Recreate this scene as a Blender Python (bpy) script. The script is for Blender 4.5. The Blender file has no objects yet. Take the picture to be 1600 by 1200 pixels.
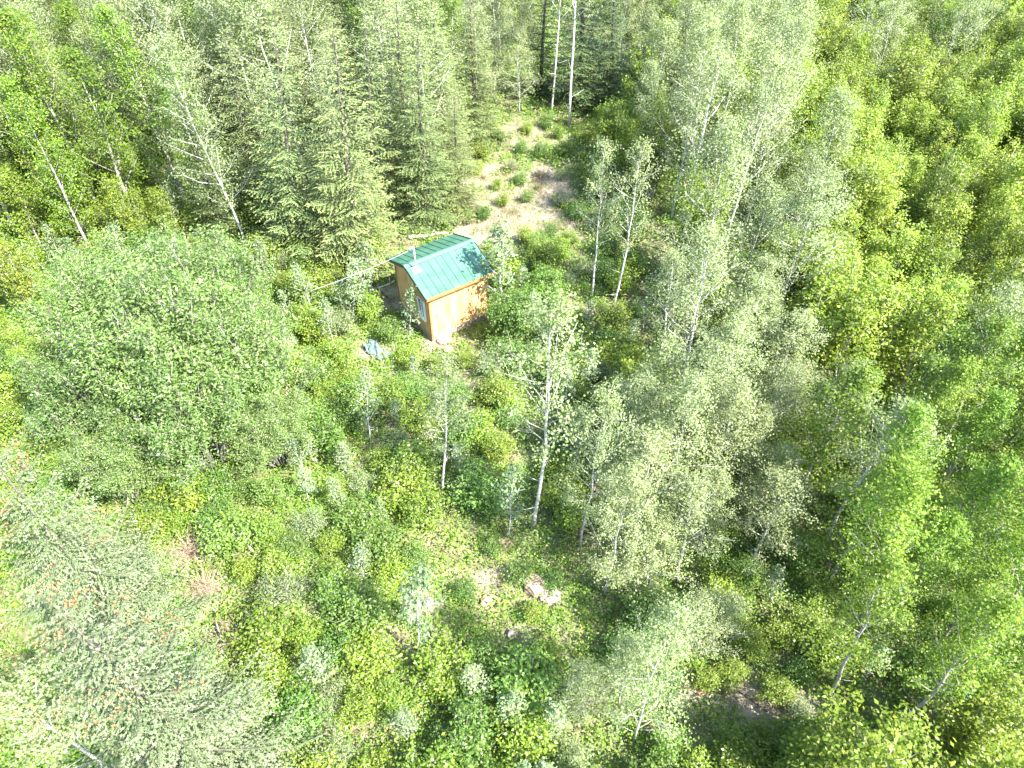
import bpy, math, random
import numpy as np
from mathutils import Vector, Matrix, Quaternion

R = math.radians
scene = bpy.context.scene
C = scene.collection

# ------------------------------------------------------------------ camera, sky, sun, exposure
CAM_H, PITCH, F1600 = 22.0, R(45.5), 1120.0
cam_d = bpy.data.cameras.new('camera')
cam = bpy.data.objects.new('camera', cam_d); C.objects.link(cam)
cam.location = (0, 0, CAM_H)
cam.rotation_euler = (R(90) - PITCH, 0, 0)
cam_d.sensor_width = 36.0
cam_d.lens = F1600 / 1600.0 * 36.0
cam_d.clip_end = 3000
scene.camera = cam

SUN_EL, SUN_AZ = R(49), R(125)            # azimuth clockwise from +Y
sunv = Vector((math.sin(SUN_AZ) * math.cos(SUN_EL), math.cos(SUN_AZ) * math.cos(SUN_EL), math.sin(SUN_EL)))
world = bpy.data.worlds.new('World'); scene.world = world; world.use_nodes = True
wn = world.node_tree.nodes; wl = world.node_tree.links
sky = wn.new('ShaderNodeTexSky'); sky.sky_type = 'NISHITA'; sky.sun_disc = False
sky.sun_elevation = SUN_EL; sky.sun_rotation = SUN_AZ
wl.new(sky.outputs[0], wn['Background'].inputs['Color'])
wn['Background'].inputs['Strength'].default_value = 0.15
sd = bpy.data.lights.new('sun', 'SUN'); sd.energy = 4.8; sd.angle = R(0.53); sd.color = (1, .955, .88)
so = bpy.data.objects.new('sun', sd); C.objects.link(so); so.location = (30, -20, 60)
so.rotation_euler = sunv.to_track_quat('Z', 'Y').to_euler()
vs = scene.view_settings
vs.view_transform = 'Standard'; vs.look = 'None'; vs.gamma = 1; vs.use_curve_mapping = False
vs.exposure = 2.65
scene.cycles.max_bounces = 7; scene.cycles.diffuse_bounces = 4; scene.cycles.glossy_bounces = 2
scene.cycles.transmission_bounces = 6; scene.cycles.transparent_max_bounces = 8
scene.cycles.use_denoising = True
scene.cycles.caustics_reflective = False; scene.cycles.caustics_refractive = False

# ------------------------------------------------------------------ small helpers
def at(px, py, z=0.0):                    # a spot in the photograph (1600 x 1200) -> place on the level z
    u, v = (px - 800) / F1600, (600 - py) / F1600
    d = (u, math.cos(PITCH) + v * math.sin(PITCH), -math.sin(PITCH) + v * math.cos(PITCH))
    t = (z - CAM_H) / d[2]
    return d[0] * t, d[1] * t

def proj(x, y, z):
    dz = z - CAM_H
    fw = y * math.cos(PITCH) - dz * math.sin(PITCH)
    up = y * math.sin(PITCH) + dz * math.cos(PITCH)
    fw = max(fw, .5)
    return 800 + F1600 * x / fw, 600 - F1600 * up / fw

def inside(poly, x, y):
    r = False; n = len(poly)
    for i in range(n):
        x1, y1 = poly[i]; x2, y2 = poly[i - 1]
        if (y1 > y) != (y2 > y) and x < (x2 - x1) * (y - y1) / (y2 - y1) + x1: r = not r
    return r

SHED = (-3.23, 26.44)
def gz(x, y):                             # gentle relief of the forest floor
    x = np.asarray(x, float); y = np.asarray(y, float)
    h = .22 * np.sin(x * .31 + 1.3) * np.cos(y * .27) + .12 * np.sin(x * .83 + y * .61) + .05 * np.sin(x * 1.9 - y * 1.4)
    d = np.hypot(x - SHED[0], y - SHED[1])
    return h * np.clip((d - 2.2) / 3.0, 0, 1)

def tag(o, label=None, cat=None, group=None, kind=None):
    if label: o['label'] = label
    if cat: o['category'] = cat
    if group: o['group'] = group
    if kind: o['kind'] = kind
    return o

def empty(name, loc, label, cat, group=None):
    o = bpy.data.objects.new(name, None); C.objects.link(o); o.location = loc
    o.empty_display_size = .2
    return tag(o, label, cat, group)

def mesh_np(name, V, loops, sizes, mat, smooth=False, young=None):
    me = bpy.data.meshes.new(name)
    V = np.ascontiguousarray(V, np.float32); loops = np.ascontiguousarray(loops, np.int32); sizes = np.ascontiguousarray(sizes, np.int32)
    me.vertices.add(len(V)); me.vertices.foreach_set('co', V.ravel())
    me.loops.add(len(loops)); me.loops.foreach_set('vertex_index', loops)
    me.polygons.add(len(sizes))
    st = np.zeros(len(sizes), np.int32); st[1:] = np.cumsum(sizes)[:-1]
    me.polygons.foreach_set('loop_start', st)
    me.polygons.foreach_set('use_smooth', np.full(len(sizes), smooth, bool))
    if young is not None:
        a = me.attributes.new('young', 'FLOAT', 'FACE'); a.data.foreach_set('value', np.ascontiguousarray(young, np.float32))
    me.materials.append(mat); me.update(calc_edges=True)
    return me

class MB:                                  # collects boxes and tubes into one mesh
    def __init__(s): s.V = []; s.L = []; s.S = []; s.n = 0
    def add(s, V, faces):
        s.V.append(np.asarray(V, float))
        for f in faces: s.L.extend([i + s.n for i in f]); s.S.append(len(f))
        s.n += len(V); return s
    def box(s, x0, x1, y0, y1, z0, z1):
        V = [(x, y, z) for z in (z0, z1) for y in (y0, y1) for x in (x0, x1)]
        return s.add(V, [(0, 2, 3, 1), (4, 5, 7, 6), (0, 1, 5, 4), (2, 6, 7, 3), (0, 4, 6, 2), (1, 3, 7, 5)])
    def prism(s, poly, axis, a, b):        # polygon in the plane across `axis`, extruded from a to b
        n = len(poly)
        def p(q, t): return (t, q[0], q[1]) if axis == 0 else ((q[0], t, q[1]) if axis == 1 else (q[0], q[1], t))
        V = [p(q, a) for q in poly] + [p(q, b) for q in poly]
        F = [tuple(range(n)), tuple(range(2 * n - 1, n - 1, -1))] + [(i, i + n, (i + 1) % n + n, (i + 1) % n) for i in range(n)]
        return s.add(V, F)
    def tube(s, pts, rad, k=5):
        pts = np.asarray(pts, float); m = len(pts); rad = np.broadcast_to(np.asarray(rad, float), (m,))
        t = np.gradient(pts, axis=0); t /= np.linalg.norm(t, axis=1)[:, None] + 1e-9
        ref = np.where(np.abs(t[:, 2:3]) > .9, np.array([[1., 0, 0]]), np.array([[0., 0, 1]]))
        a = np.cross(t, ref); a /= np.linalg.norm(a, axis=1)[:, None] + 1e-9
        b = np.cross(t, a)
        th = np.arange(k) * 2 * np.pi / k
        V = (pts[:, None] + rad[:, None, None] * (np.cos(th)[None, :, None] * a[:, None] + np.sin(th)[None, :, None] * b[:, None])).reshape(-1, 3)
        F = [(i * k + j, i * k + (j + 1) % k, (i + 1) * k + (j + 1) % k, (i + 1) * k + j) for i in range(m - 1) for j in range(k)]
        F.append(tuple(range(k))[::-1]); F.append(tuple((m - 1) * k + j for j in range(k)))
        return s.add(V, F)
    def mesh(s, name, mat, smooth=False): return mesh_np(name, np.concatenate(s.V), s.L, s.S, mat, smooth)
    def build(s, name, mat, parent=None, smooth=False):
        o = bpy.data.objects.new(name, s.mesh(name, mat, smooth)); C.objects.link(o)
        if parent: o.parent = parent
        return o

# ------------------------------------------------------------------ materials
def new_mat(name):
    m = bpy.data.materials.new(name); m.use_nodes = True
    nt = m.node_tree; return m, nt, nt.nodes, nt.links, nt.nodes['Principled BSDF']

def ramp(nodes, stops):
    r = nodes.new('ShaderNodeValToRGB'); e = r.color_ramp.elements
    while len(e) < len(stops): e.new(.5)
    for i, (p, c) in enumerate(stops): e[i].position = p; e[i].color = (*c, 1)
    return r

def leaf_mat(name, cols, young=(.3, .3, .03), trans=.34, rough=.42, spec=.4, hue=.012, val=.2):
    m, nt, n, l, b = new_mat(name)
    g = n.new('ShaderNodeNewGeometry'); oi = n.new('ShaderNodeObjectInfo')
    k = len(cols); rp = ramp(n, [(i / (k - 1), c) for i, c in enumerate(cols)])
    l.new(g.outputs['Random Per Island'], rp.inputs[0])
    at_ = n.new('ShaderNodeAttribute'); at_.attribute_name = 'young'
    mx = n.new('ShaderNodeMix'); mx.data_type = 'RGBA'
    l.new(at_.outputs['Fac'], mx.inputs[0]); l.new(rp.outputs[0], mx.inputs[6]); mx.inputs[7].default_value = (*young, 1)
    hs = n.new('ShaderNodeHueSaturation')
    mh = n.new('ShaderNodeMapRange'); mh.inputs[3].default_value = .5 - hue; mh.inputs[4].default_value = .5 + hue * .7
    l.new(oi.outputs['Random'], mh.inputs[0]); l.new(mh.outputs[0], hs.inputs['Hue'])
    ml = n.new('ShaderNodeMath'); ml.operation = 'MULTIPLY'; ml.inputs[1].default_value = 7.31
    fr = n.new('ShaderNodeMath'); fr.operation = 'FRACT'
    mv = n.new('ShaderNodeMapRange'); mv.inputs[3].default_value = 1 - val; mv.inputs[4].default_value = 1 + val
    l.new(oi.outputs['Random'], ml.inputs[0]); l.new(ml.outputs[0], fr.inputs[0]); l.new(fr.outputs[0], mv.inputs[0]); l.new(mv.outputs[0], hs.inputs['Value'])
    l.new(mx.outputs[2], hs.inputs['Color'])
    l.new(hs.outputs[0], b.inputs['Base Color'])
    b.inputs['Roughness'].default_value = rough; b.inputs['Specular IOR Level'].default_value = spec
    tr = n.new('ShaderNodeBsdfTranslucent')
    tm = n.new('ShaderNodeMix'); tm.data_type = 'RGBA'; tm.blend_type = 'MULTIPLY'; tm.inputs[0].default_value = 1
    tm.inputs[7].default_value = (1.25, 1.3, .55, 1)
    l.new(hs.outputs[0], tm.inputs[6]); l.new(tm.outputs[2], tr.inputs['Color'])
    ms = n.new('ShaderNodeMixShader'); ms.inputs[0].default_value = trans if trans < .2 else trans + .1
    l.new(b.outputs[0], ms.inputs[1]); l.new(tr.outputs[0], ms.inputs[2])
    l.new(ms.outputs[0], n['Material Output'].inputs['Surface'])
    return m

def noise_mat(name, cols, scale=5, rough=.85, detail=6, stretch=(1, 1, 1), bump=0., spec=.2, obj_rand=0.):
    m, nt, n, l, b = new_mat(name)
    tc = n.new('ShaderNodeTexCoord'); mp = n.new('ShaderNodeMapping'); mp.inputs['Scale'].default_value = stretch
    nz = n.new('ShaderNodeTexNoise'); nz.inputs['Scale'].default_value = scale; nz.inputs['Detail'].default_value = detail; nz.inputs['Roughness'].default_value = .65
    l.new(tc.outputs['Object'], mp.inputs[0]); l.new(mp.outputs[0], nz.inputs['Vector'])
    k = len(cols); rp = ramp(n, [(.3 + .4 * i / (k - 1), c) for i, c in enumerate(cols)])
    l.new(nz.outputs['Fac'], rp.inputs[0])
    out = rp.outputs[0]
    if obj_rand:
        oi = n.new('ShaderNodeObjectInfo'); mv = n.new('ShaderNodeMapRange'); mv.inputs[3].default_value = 1 - obj_rand; mv.inputs[4].default_value = 1 + obj_rand
        hs = n.new('ShaderNodeHueSaturation'); l.new(oi.outputs['Random'], mv.inputs[0]); l.new(mv.outputs[0], hs.inputs['Value']); l.new(out, hs.inputs['Color']); out = hs.outputs[0]
    l.new(out, b.inputs['Base Color'])
    b.inputs['Roughness'].default_value = rough; b.inputs['Specular IOR Level'].default_value = spec
    if bump:
        bp = n.new('ShaderNodeBump'); bp.inputs['Strength'].default_value = bump; bp.inputs['Distance'].default_value = .02
        l.new(nz.outputs['Fac'], bp.inputs['Height']); l.new(bp.outputs[0], b.inputs['Normal'])
    return m

M = {}
M['aspen'] = leaf_mat('aspen_leaf', [(.125, .175, .058), (.16, .205, .08), (.195, .23, .11), (.235, .26, .15)], (.2, .26, .07), .34, .45, .25, val=.12)
M['sapling'] = leaf_mat('sapling_leaf', [(.09, .15, .06), (.14, .20, .09), (.22, .27, .16)], (.2, .25, .06), .32)
M['poplar'] = leaf_mat('poplar_leaf', [(.065, .135, .012), (.088, .165, .016), (.115, .19, .022), (.15, .215, .036)], (.21, .27, .03), .38, .45, .25)
M['thicket'] = leaf_mat('thicket_leaf', [(.105, .18, .017), (.14, .215, .022), (.175, .24, .032), (.21, .255, .05)], (.27, .305, .035), .38, .45, .3)
M['willow'] = leaf_mat('willow_leaf', [(.07, .14, .023), (.096, .172, .032), (.13, .197, .052), (.195, .243, .11)], (.25, .285, .11), .34, .42, .35, hue=.008, val=.1)
M['shrub_a'] = leaf_mat('bright_shrub_leaf', [(.115, .195, .018), (.15, .23, .025), (.195, .26, .045)], (.28, .3, .05), .36)
M['shrub_b'] = leaf_mat('green_shrub_leaf', [(.07, .15, .02), (.1, .185, .03), (.14, .22, .055)], (.18, .26, .04), .36)
M['shrub_c'] = leaf_mat('grey_shrub_leaf', [(.12, .18, .06), (.16, .215, .085), (.215, .255, .13)], (.24, .28, .1), .34)
M['spruce'] = leaf_mat('spruce_needle', [(.07, .115, .03), (.11, .16, .05), (.16, .205, .08)], (.23, .25, .09), .12, .55, .3, hue=.015, val=.18)
M['spruce_pale'] = leaf_mat('pale_spruce_needle', [(.066, .102, .038), (.09, .128, .052), (.115, .152, .07)], (.185, .21, .12), .12, .55, .3, hue=.01, val=.08)
M['spruce_dark'] = leaf_mat('dark_spruce_needle', [(.03, .062, .022), (.05, .09, .03), (.085, .125, .045)], (.13, .16, .05), .1, .55, .3, hue=.015, val=.15)
M['grass'] = leaf_mat('dry_grass', [(.25, .22, .13), (.33, .3, .19), (.2, .23, .09)], (.2, .2, .1), .25, .6, .2)
M['herb_a'] = leaf_mat('bright_herb', [(.085, .18, .015), (.125, .225, .02), (.175, .27, .034), (.24, .3, .065)], (.33, .3, .06), .36)
M['herb_b'] = leaf_mat('green_herb', [(.07, .15, .018), (.105, .19, .026), (.15, .23, .05)], (.17, .25, .04), .36)
M['herb_c'] = leaf_mat('silvery_herb', [(.13, .18, .08), (.19, .23, .125), (.25, .28, .18)], (.24, .28, .1), .3)
M['dry'] = noise_mat('dead_twig', [(.2, .14, .1), (.33, .25, .19)], 9, .9)
M['aspen_bark'] = noise_mat('aspen_bark', [(.13, .12, .1), (.4, .39, .35), (.52, .51, .47)], 3.2, .8, 8, (1, 1, 2.2), .3, obj_rand=.15)
M['poplar_bark'] = noise_mat('poplar_bark', [(.12, .11, .09), (.28, .265, .235), (.36, .345, .31)], 5, .9, 8, (2, 2, .6), .5, obj_rand=.2)
M['spruce_bark'] = noise_mat('spruce_bark', [(.06, .05, .042), (.14, .12, .1)], 8, .9, 6, (1, 1, 1), .4)
M['willow_bark'] = noise_mat('willow_bark', [(.09, .08, .075), (.2, .185, .17)], 7, .9, 6, (2, 2, .6))
M['dead_wood'] = noise_mat('dead_wood', [(.16, .14, .12), (.36, .33, .29), (.45, .42, .38)], 6, .9, 8, (3, 3, .6), .4, obj_rand=.25)
M['log_wood'] = noise_mat('old_log', [(.05, .04, .033), (.13, .11, .09)], 6, .9, 8, (3, 3, .6), .4)
M['cone'] = noise_mat('cone', [(.2, .085, .035), (.28, .13, .055)], 12, .7)
M['rock_tan'] = noise_mat('tan_rock', [(.13, .08, .055), (.26, .185, .14), (.33, .265, .215)], 2.6, .85, 10, bump=.6)
M['rock_pale'] = noise_mat('pale_rock', [(.12, .095, .075), (.2, .165, .135), (.27, .235, .2)], 3.2, .85, 10, bump=.6)
M['rock_pink'] = noise_mat('pink_rock', [(.18, .1, .07), (.27, .17, .125), (.3, .21, .165)], 3, .85, 10, bump=.5)
M['rock_grey'] = noise_mat('grey_rock', [(.08, .068, .064), (.14, .122, .115), (.19, .17, .163)], 4, .9, 10, bump=.6)

def ground_mat():
    m, nt, n, l, b = new_mat('forest_floor')
    tc = n.new('ShaderNodeTexCoord')
    def nz(sc, d=6):
        z = n.new('ShaderNodeTexNoise'); z.inputs['Scale'].default_value = sc; z.inputs['Detail'].default_value = d; z.inputs['Roughness'].default_value = .7
        l.new(tc.outputs['Object'], z.inputs['Vector']); return z
    a = nz(1.6, 9); bb = nz(.23, 5); c = nz(14, 4)
    litter = ramp(n, [(.28, (.05, .045, .025)), (.45, (.11, .1, .055)), (.6, (.17, .155, .09)), (.75, (.24, .21, .14))]); l.new(a.outputs['Fac'], litter.inputs[0])
    moss = ramp(n, [(.3, (.035, .06, .012)), (.6, (.09, .14, .03)), (.8, (.16, .19, .06))]); l.new(c.outputs['Fac'], moss.inputs[0])
    f = ramp(n, [(.42, (0, 0, 0)), (.62, (1, 1, 1))]); l.new(bb.outputs['Fac'], f.inputs[0])
    ft = n.new('ShaderNodeMix'); ft.data_type = 'RGBA'; l.new(f.outputs[0], ft.inputs[0]); l.new(litter.outputs[0], ft.inputs[6]); l.new(moss.outputs[0], ft.inputs[7])
    av = n.new('ShaderNodeAttribute'); av.attribute_name = 'bare'
    soil = ramp(n, [(.3, (.17, .14, .105)), (.5, (.26, .22, .175)), (.7, (.33, .29, .24))]); l.new(a.outputs['Fac'], soil.inputs[0])
    s2 = n.new('ShaderNodeMix'); s2.data_type = 'RGBA'
    l.new(av.outputs['Fac'], s2.inputs[0]); l.new(ft.outputs[2], s2.inputs[6]); l.new(soil.outputs[0], s2.inputs[7])
    l.new(s2.outputs[2], b.inputs['Base Color']); b.inputs['Roughness'].default_value = .95; b.inputs['Specular IOR Level'].default_value = .1
    bp = n.new('ShaderNodeBump'); bp.inputs['Strength'].default_value = .8; bp.inputs['Distance'].default_value = .08
    l.new(a.outputs['Fac'], bp.inputs['Height']); l.new(bp.outputs[0], b.inputs['Normal'])
    return m
M['ground'] = ground_mat()

# ------------------------------------------------------------------ the ground
# worn, thinly covered places: (x, y, radius x, radius y, strength), the stony track and the trampled spots
BARE = []
def bare(px, py, rx, ry, s=1.): x, y = at(px, py); BARE.append((x, y, rx * .85, ry * .85, s * .9))
for a in [(800, 330, 3.0, 2.4, 1.), (755, 275, 1.6, 2.2, 1.), (840, 290, 2.2, 2.4, .85), (780, 360, 2.4, 1.4, .95), (870, 350, 2.0, 1.4, .75), (820, 215, 2, 2.6, .6), (765, 130, 1.2, 3, .6),
          (690, 535, .9, .5, 1), (735, 620, .7, 1.3, .9), (740, 660, .8, .8, .9), (640, 650, 1.2, .8, .45), (605, 640, .6, .6, .5), (940, 500, 1.6, .9, .8), (985, 505, .8, .6, .5),
          (610, 470, 1.0, .9, .9), (580, 545, .9, .5, .7), (300, 865, .8, .6, .6), (325, 920, .6, .7, .6), (355, 985, .4, .6, .6), (365, 1040, .3, .5, .8),
          (785, 905, 1.0, .5, .8), (660, 940, .7, .4, .8), (810, 985, .7, .35, .8), (880, 890, .35, .5, .6), (770, 860, .5, .4, .6), (670, 895, .5, .4, .5),
          (1130, 1080, 1.3, .65, 1.1), (1180, 1095, 1.3, .6, 1.1), (1230, 1110, 1.0, .5, 1.1), (1070, 1155, .5, .35, .8), (1270, 1150, .7, .4, .7), (870, 1040, .5, .4, .4), (560, 1150, .4, .5, .5),
          (620, 1000, .5, .4, .5), (845, 925, .8, .5, .7), (900, 1120, .6, .4, .4), (490, 960, .5, .4, .45)]: bare(*a)
def bareness(x, y):
    x = np.asarray(x, float); y = np.asarray(y, float); r = np.zeros_like(x)
    w = .25 * np.sin(x * 3.1 + y * 1.7) + .2 * np.sin(x * 1.3 - y * 4.1 + 2)
    for cx, cy, rx, ry, s in BARE:
        d = np.sqrt(((x - cx) / rx) ** 2 + ((y - cy) / ry) ** 2) + w
        r = np.maximum(r, s * np.clip(1.6 - d * 1.0, 0, 1) if False else s * np.clip((1.25 - d) / .5, 0, 1))
    return r
g1 = np.concatenate([np.linspace(-1200, -60, 14), np.arange(-58, 58.1, .5), np.linspace(60, 1200, 14)])
g2 = np.concatenate([np.linspace(-1200, -12, 14), np.arange(-10, 92.1, .5), np.linspace(94, 1200, 14)])
X, Y = np.meshgrid(g1, g2); V = np.stack([X, Y, gz(X, Y)], -1).reshape(-1, 3)
nx, ny = len(g1), len(g2); I = np.arange(nx * ny).reshape(ny, nx)
Q = np.stack([I[:-1, :-1], I[:-1, 1:], I[1:, 1:], I[1:, :-1]], -1).reshape(-1, 4)
me = mesh_np('ground', V, Q.ravel(), np.full(len(Q), 4), M['ground'], True)
a = me.attributes.new('bare', 'FLOAT', 'POINT'); a.data.foreach_set('value', bareness(V[:, 0], V[:, 1]).astype(np.float32))
go = bpy.data.objects.new('ground', me); C.objects.link(go); tag(go, kind='structure')

# ------------------------------------------------------------------ the shed
def mat_simple(name, col, rough=.5, metal=0., spec=.4):
    m, nt, n, l, b = new_mat(name); b.inputs['Base Color'].default_value = (*col, 1); b.inputs['Roughness'].default_value = rough
    b.inputs['Metallic'].default_value = metal; b.inputs['Specular IOR Level'].default_value = spec; return m
M['roof'] = noise_mat('green_roof_metal', [(.028, .085, .052), (.042, .115, .072), (.062, .14, .096)], 1.7, .45, 9, spec=.45, obj_rand=.06)
M['ridge'] = noise_mat('green_ridge_metal', [(.06, .15, .095), (.07, .165, .11)], 2.0, .38, 5, spec=.5)
M['ply'] = noise_mat('stained_plywood', [(.27, .14, .05), (.43, .26, .105), (.53, .37, .19)], 3.4, .75, 9, (1.6, 1.6, .3), .25, obj_rand=.08)
M['trim'] = noise_mat('brown_trim', [(.21, .09, .035), (.33, .16, .065)], 6, .65, 6, (1, 1, 1), .1)
M['skirt'] = noise_mat('weathered_skirting', [(.2, .13, .09), (.4, .29, .22)], 5, .85, 6)
M['flash'] = mat_simple('dark_edge_metal', (.02, .035, .03), .5)
M['galv'] = mat_simple('galvanised_metal', (.55, .56, .57), .35, .7)
M['white'] = mat_simple('white_paint', (.7, .7, .68), .6)
M['boot'] = mat_simple('white_flashing', (.66, .68, .68), .5)
M['cable'] = mat_simple('pale_cable', (.45, .45, .43), .7)
m, nt, n, l, b = new_mat('window_glass'); b.inputs['Base Color'].default_value = (.35, .4, .42, 1); b.inputs['Roughness'].default_value = .08; b.inputs['Specular IOR Level'].default_value = .8; M['glass'] = m

shed = empty('shed', (SHED[0], SHED[1], 0), 'small wooden shed with a green metal gable roof in the clearing', 'shed')
shed.rotation_euler[2] = R(34.4)
RL, RW, HE, HR = 3.51, 1.80, 2.73, 3.40      # roof length, half span, eave and ridge height
slope = math.atan2(HR - HE, RW); sl = math.hypot(RW, HR - HE)
WX, WY = RL / 2 - .24, RW - .27               # half sizes of the walls;  -y is the sunny front, -x the shaded gable
zt = lambda y: HR - .10 - abs(y) * math.tan(slope)      # underside of the roof
def wpanels(name, a0, a1, n, fn):
    for i in range(n):
        w = (a1 - a0) / n; fn(a0 + i * w + .004, a0 + (i + 1) * w - .004).build('wall_panel', M['ply'], shed)
wpanels('f', -WX, WX, 3, lambda a, b: MB().box(a, b, -WY, -WY + .05, .32, zt(WY) - .01))
wpanels('b', -WX, WX, 3, lambda a, b: MB().box(a, b, WY - .05, WY, .32, zt(WY) - .01))
# gable ends; the shaded one carries a window
def gable(x0, x1, ys):
    for y0, y1 in ys:
        poly = [(y0 + .003, .32), (y1 - .003, .32), (y1 - .003, zt(y1))] + ([(0, zt(0))] if y0 < 0 < y1 else []) + [(y0 + .003, zt(y0))]
        MB().prism(poly, 0, x0, x1).build('wall_panel', M['ply'], shed)
gable(-WX - .002, -WX + .05, [(-WY + .052, -.45), (-.45, .55), (.55, WY - .052)])
gable(WX - .05, WX + .002, [(-WY + .052, -.45), (-.45, .55), (.55, WY - .052)])
for sx in (-1, 1):
    for sy in (-1, 1):
        MB().box(min(sx * (WX - .06), sx * (WX + .028)), max(sx * (WX - .06), sx * (WX + .028)), min(sy * (WY - .06), sy * (WY + .028)), max(sy * (WY - .06), sy * (WY + .028)), .05, zt(WY) - .03).build('corner_board', M['trim'], shed)
for sy in (-1, 1):
    MB().box(-WX + .07, WX - .07, min(sy * (WY - .03), sy * (WY + .02)), max(sy * (WY - .03), sy * (WY + .02)), .0, .315).build('skirting_board', M['skirt'], shed)
for sx in (-1, 1):
    MB().box(min(sx * (WX - .03), sx * (WX + .02)), max(sx * (WX - .03), sx * (WX + .02)), -WY + .07, WY - .07, .0, .315).build('skirting_board', M['skirt'], shed)
win = MB()
for y0, y1, z0, z1 in [(-1.12, -.52, 1.0, 1.07), (-1.12, -.52, 1.93, 2.0), (-1.12, -1.05, 1.07, 1.93), (-.59, -.52, 1.07, 1.93)]: win.box(-WX - .06, -WX - .004, y0, y1, z0, z1)
wf = win.build('window', M['white'], shed)
MB().box(-WX - .03, -WX - .006, -1.048, -.592, 1.072, 1.928).build('pane', M['glass'], wf)
MB().box(-WX - .05, -WX - .004, -.835, -.805, 1.074, 1.926).build('glazing_bar', M['white'], wf)
MB().box(-WX - .1, -WX - .004, -1.16, -.48, .955, .997).build('sill', M['white'], wf)
# roof: ten ribbed panels on each slope
NP = 10; pw = RL / NP
for sgn in (-1, 1):
    for i in range(NP):
        x0 = -RL / 2 + i * pw; x1 = x0 + pw
        rib = .014
        prof = [(x0 + .002, 0), (x0 + .002, .030), (x0 + .012, .034), (x0 + .024, .030), (x0 + .032, .004), (x0 + pw * .5, .004), (x1 - .002, .004), (x1 - .002, 0)]
        V = []; 
        for s in (0.0, sl):
            yy = s * math.cos(slope); zz = HR - s * math.sin(slope)
            for px, pz in prof: V.append((px, sgn * (yy + pz * math.sin(slope)), zz + pz * math.cos(slope)))
        k = len(prof); F = [(j, j + 1, j + 1 + k, j + k) for j in range(k - 1)] + [(k - 1, 0, k, 2 * k - 1), tuple(range(k))[::-1], tuple(range(k, 2 * k))]
        MB().add(V, F).build('roof_panel', M['roof'], shed)
    # deck under the panels, fascia, rake edge
    d0 = .022; 
    MB().prism([(0, HR - .012 - .02 / math.cos(slope)), (sgn * (RW - .02), HE - .012 - .02), (sgn * (RW - .02), HE - .075), (0, HR - .075)], 0, -RL / 2 + .02, RL / 2 - .02).build('roof_deck', M['trim'], shed)
    MB().box(-RL / 2 + .03, RL / 2 - .03, min(sgn * (RW - .018), sgn * (RW + .012)), max(sgn * (RW - .018), sgn * (RW + .012)), HE - .15, HE - .008).build('fascia_board', M['trim'], shed)
    for sx in (-1, 1):
        xa, xb = sorted((sx * (RL / 2 + .003), sx * (RL / 2 + .028)))
        MB().prism([(0, HR + .045), (sgn * (RW + .02), HE + .045 - .004), (sgn * (RW + .02), HE - .11), (0, HR - .11)], 0, xa, xb).build('rake_edge', M['flash'], shed)
rc = .17
for sgn in (-1, 1):
    MB().prism([(0, HR + .05), (sgn * rc * math.cos(slope), HR + .05 - rc * math.sin(slope)), (sgn * rc * math.cos(slope), HR + .037 - rc * math.sin(slope)), (0, HR + .037)], 0, -RL / 2 - .03, RL / 2 + .03).build('ridge_cap', M['ridge'], shed)
# mast on the roof near the shaded gable, with its white flashing
mx, my = -RL / 2 + .36, -.40
mz = HR - .40 * math.tan(slope)
bt = MB(); 
bx, by = .17, .16
Vb = []
for dz in (.036, .05):
    for (ax, ay) in [(-bx, -by), (bx, -by), (bx, by), (-bx, by)]:
        Vb.append((mx + ax, my + ay, HR + (my + ay) * math.tan(slope) + dz))
bt.add(Vb, [(3, 2, 1, 0), (4, 5, 6, 7), (0, 1, 5, 4), (1, 2, 6, 5), (2, 3, 7, 6), (3, 0, 4, 7)])
bt.tube([(mx, my, mz + .03), (mx, my, mz + .16), (mx, my, mz + .2)], [.085, .06, .045], 12)
boot = bt.build('pipe_flashing', M['boot'], shed, False)
mast = MB().tube([(mx, my, mz), (mx, my, mz + .5), (mx, my, mz + 1.05)], .032, 10).build('mast_pipe', M['galv'], shed, True)
cap = MB().tube([(mx, my, mz + 1.03), (mx, my, mz + 1.1), (mx - .05, my, mz + 1.2), (mx - .16, my, mz + 1.23), (mx - .24, my, mz + 1.16)], [.05, .055, .06, .055, .05], 10)
cap.build('weather_head', M['galv'], mast, True)
MB().box(mx - .05, mx + .05, my - .05, my + .05, mz + .9, mz + .95).build('clamp', M['galv'], mast)
# doorstep stones / timber block at the foot of the front wall
def world_of(x, y): 
    c, s = math.cos(R(34.4)), math.sin(R(34.4)); return SHED[0] + x * c - y * s, SHED[1] + x * s + y * c
hx, hy = world_of(mx - .26, my)
# pale cable from the mast to the spruces on the left
ex, ey = at(480, 456, 2.2)
pts = []
for t in np.linspace(0, 1, 14):
    pts.append((hx + (ex - hx) * t, hy + (ey - hy) * t, (mz + 1.13) * (1 - t) + 2.2 * t - .1 * 4 * t * (1 - t)))
cb = MB().tube(pts, .009, 6).build('overhead_cable', M['cable'], None, True)
tag(cb, 'pale overhead cable running left from the mast on the shed roof', 'cable')

# ------------------------------------------------------------------ vegetation generators
def unit(v): return v / (np.linalg.norm(v, axis=-1, keepdims=True) + 1e-9)

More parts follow.
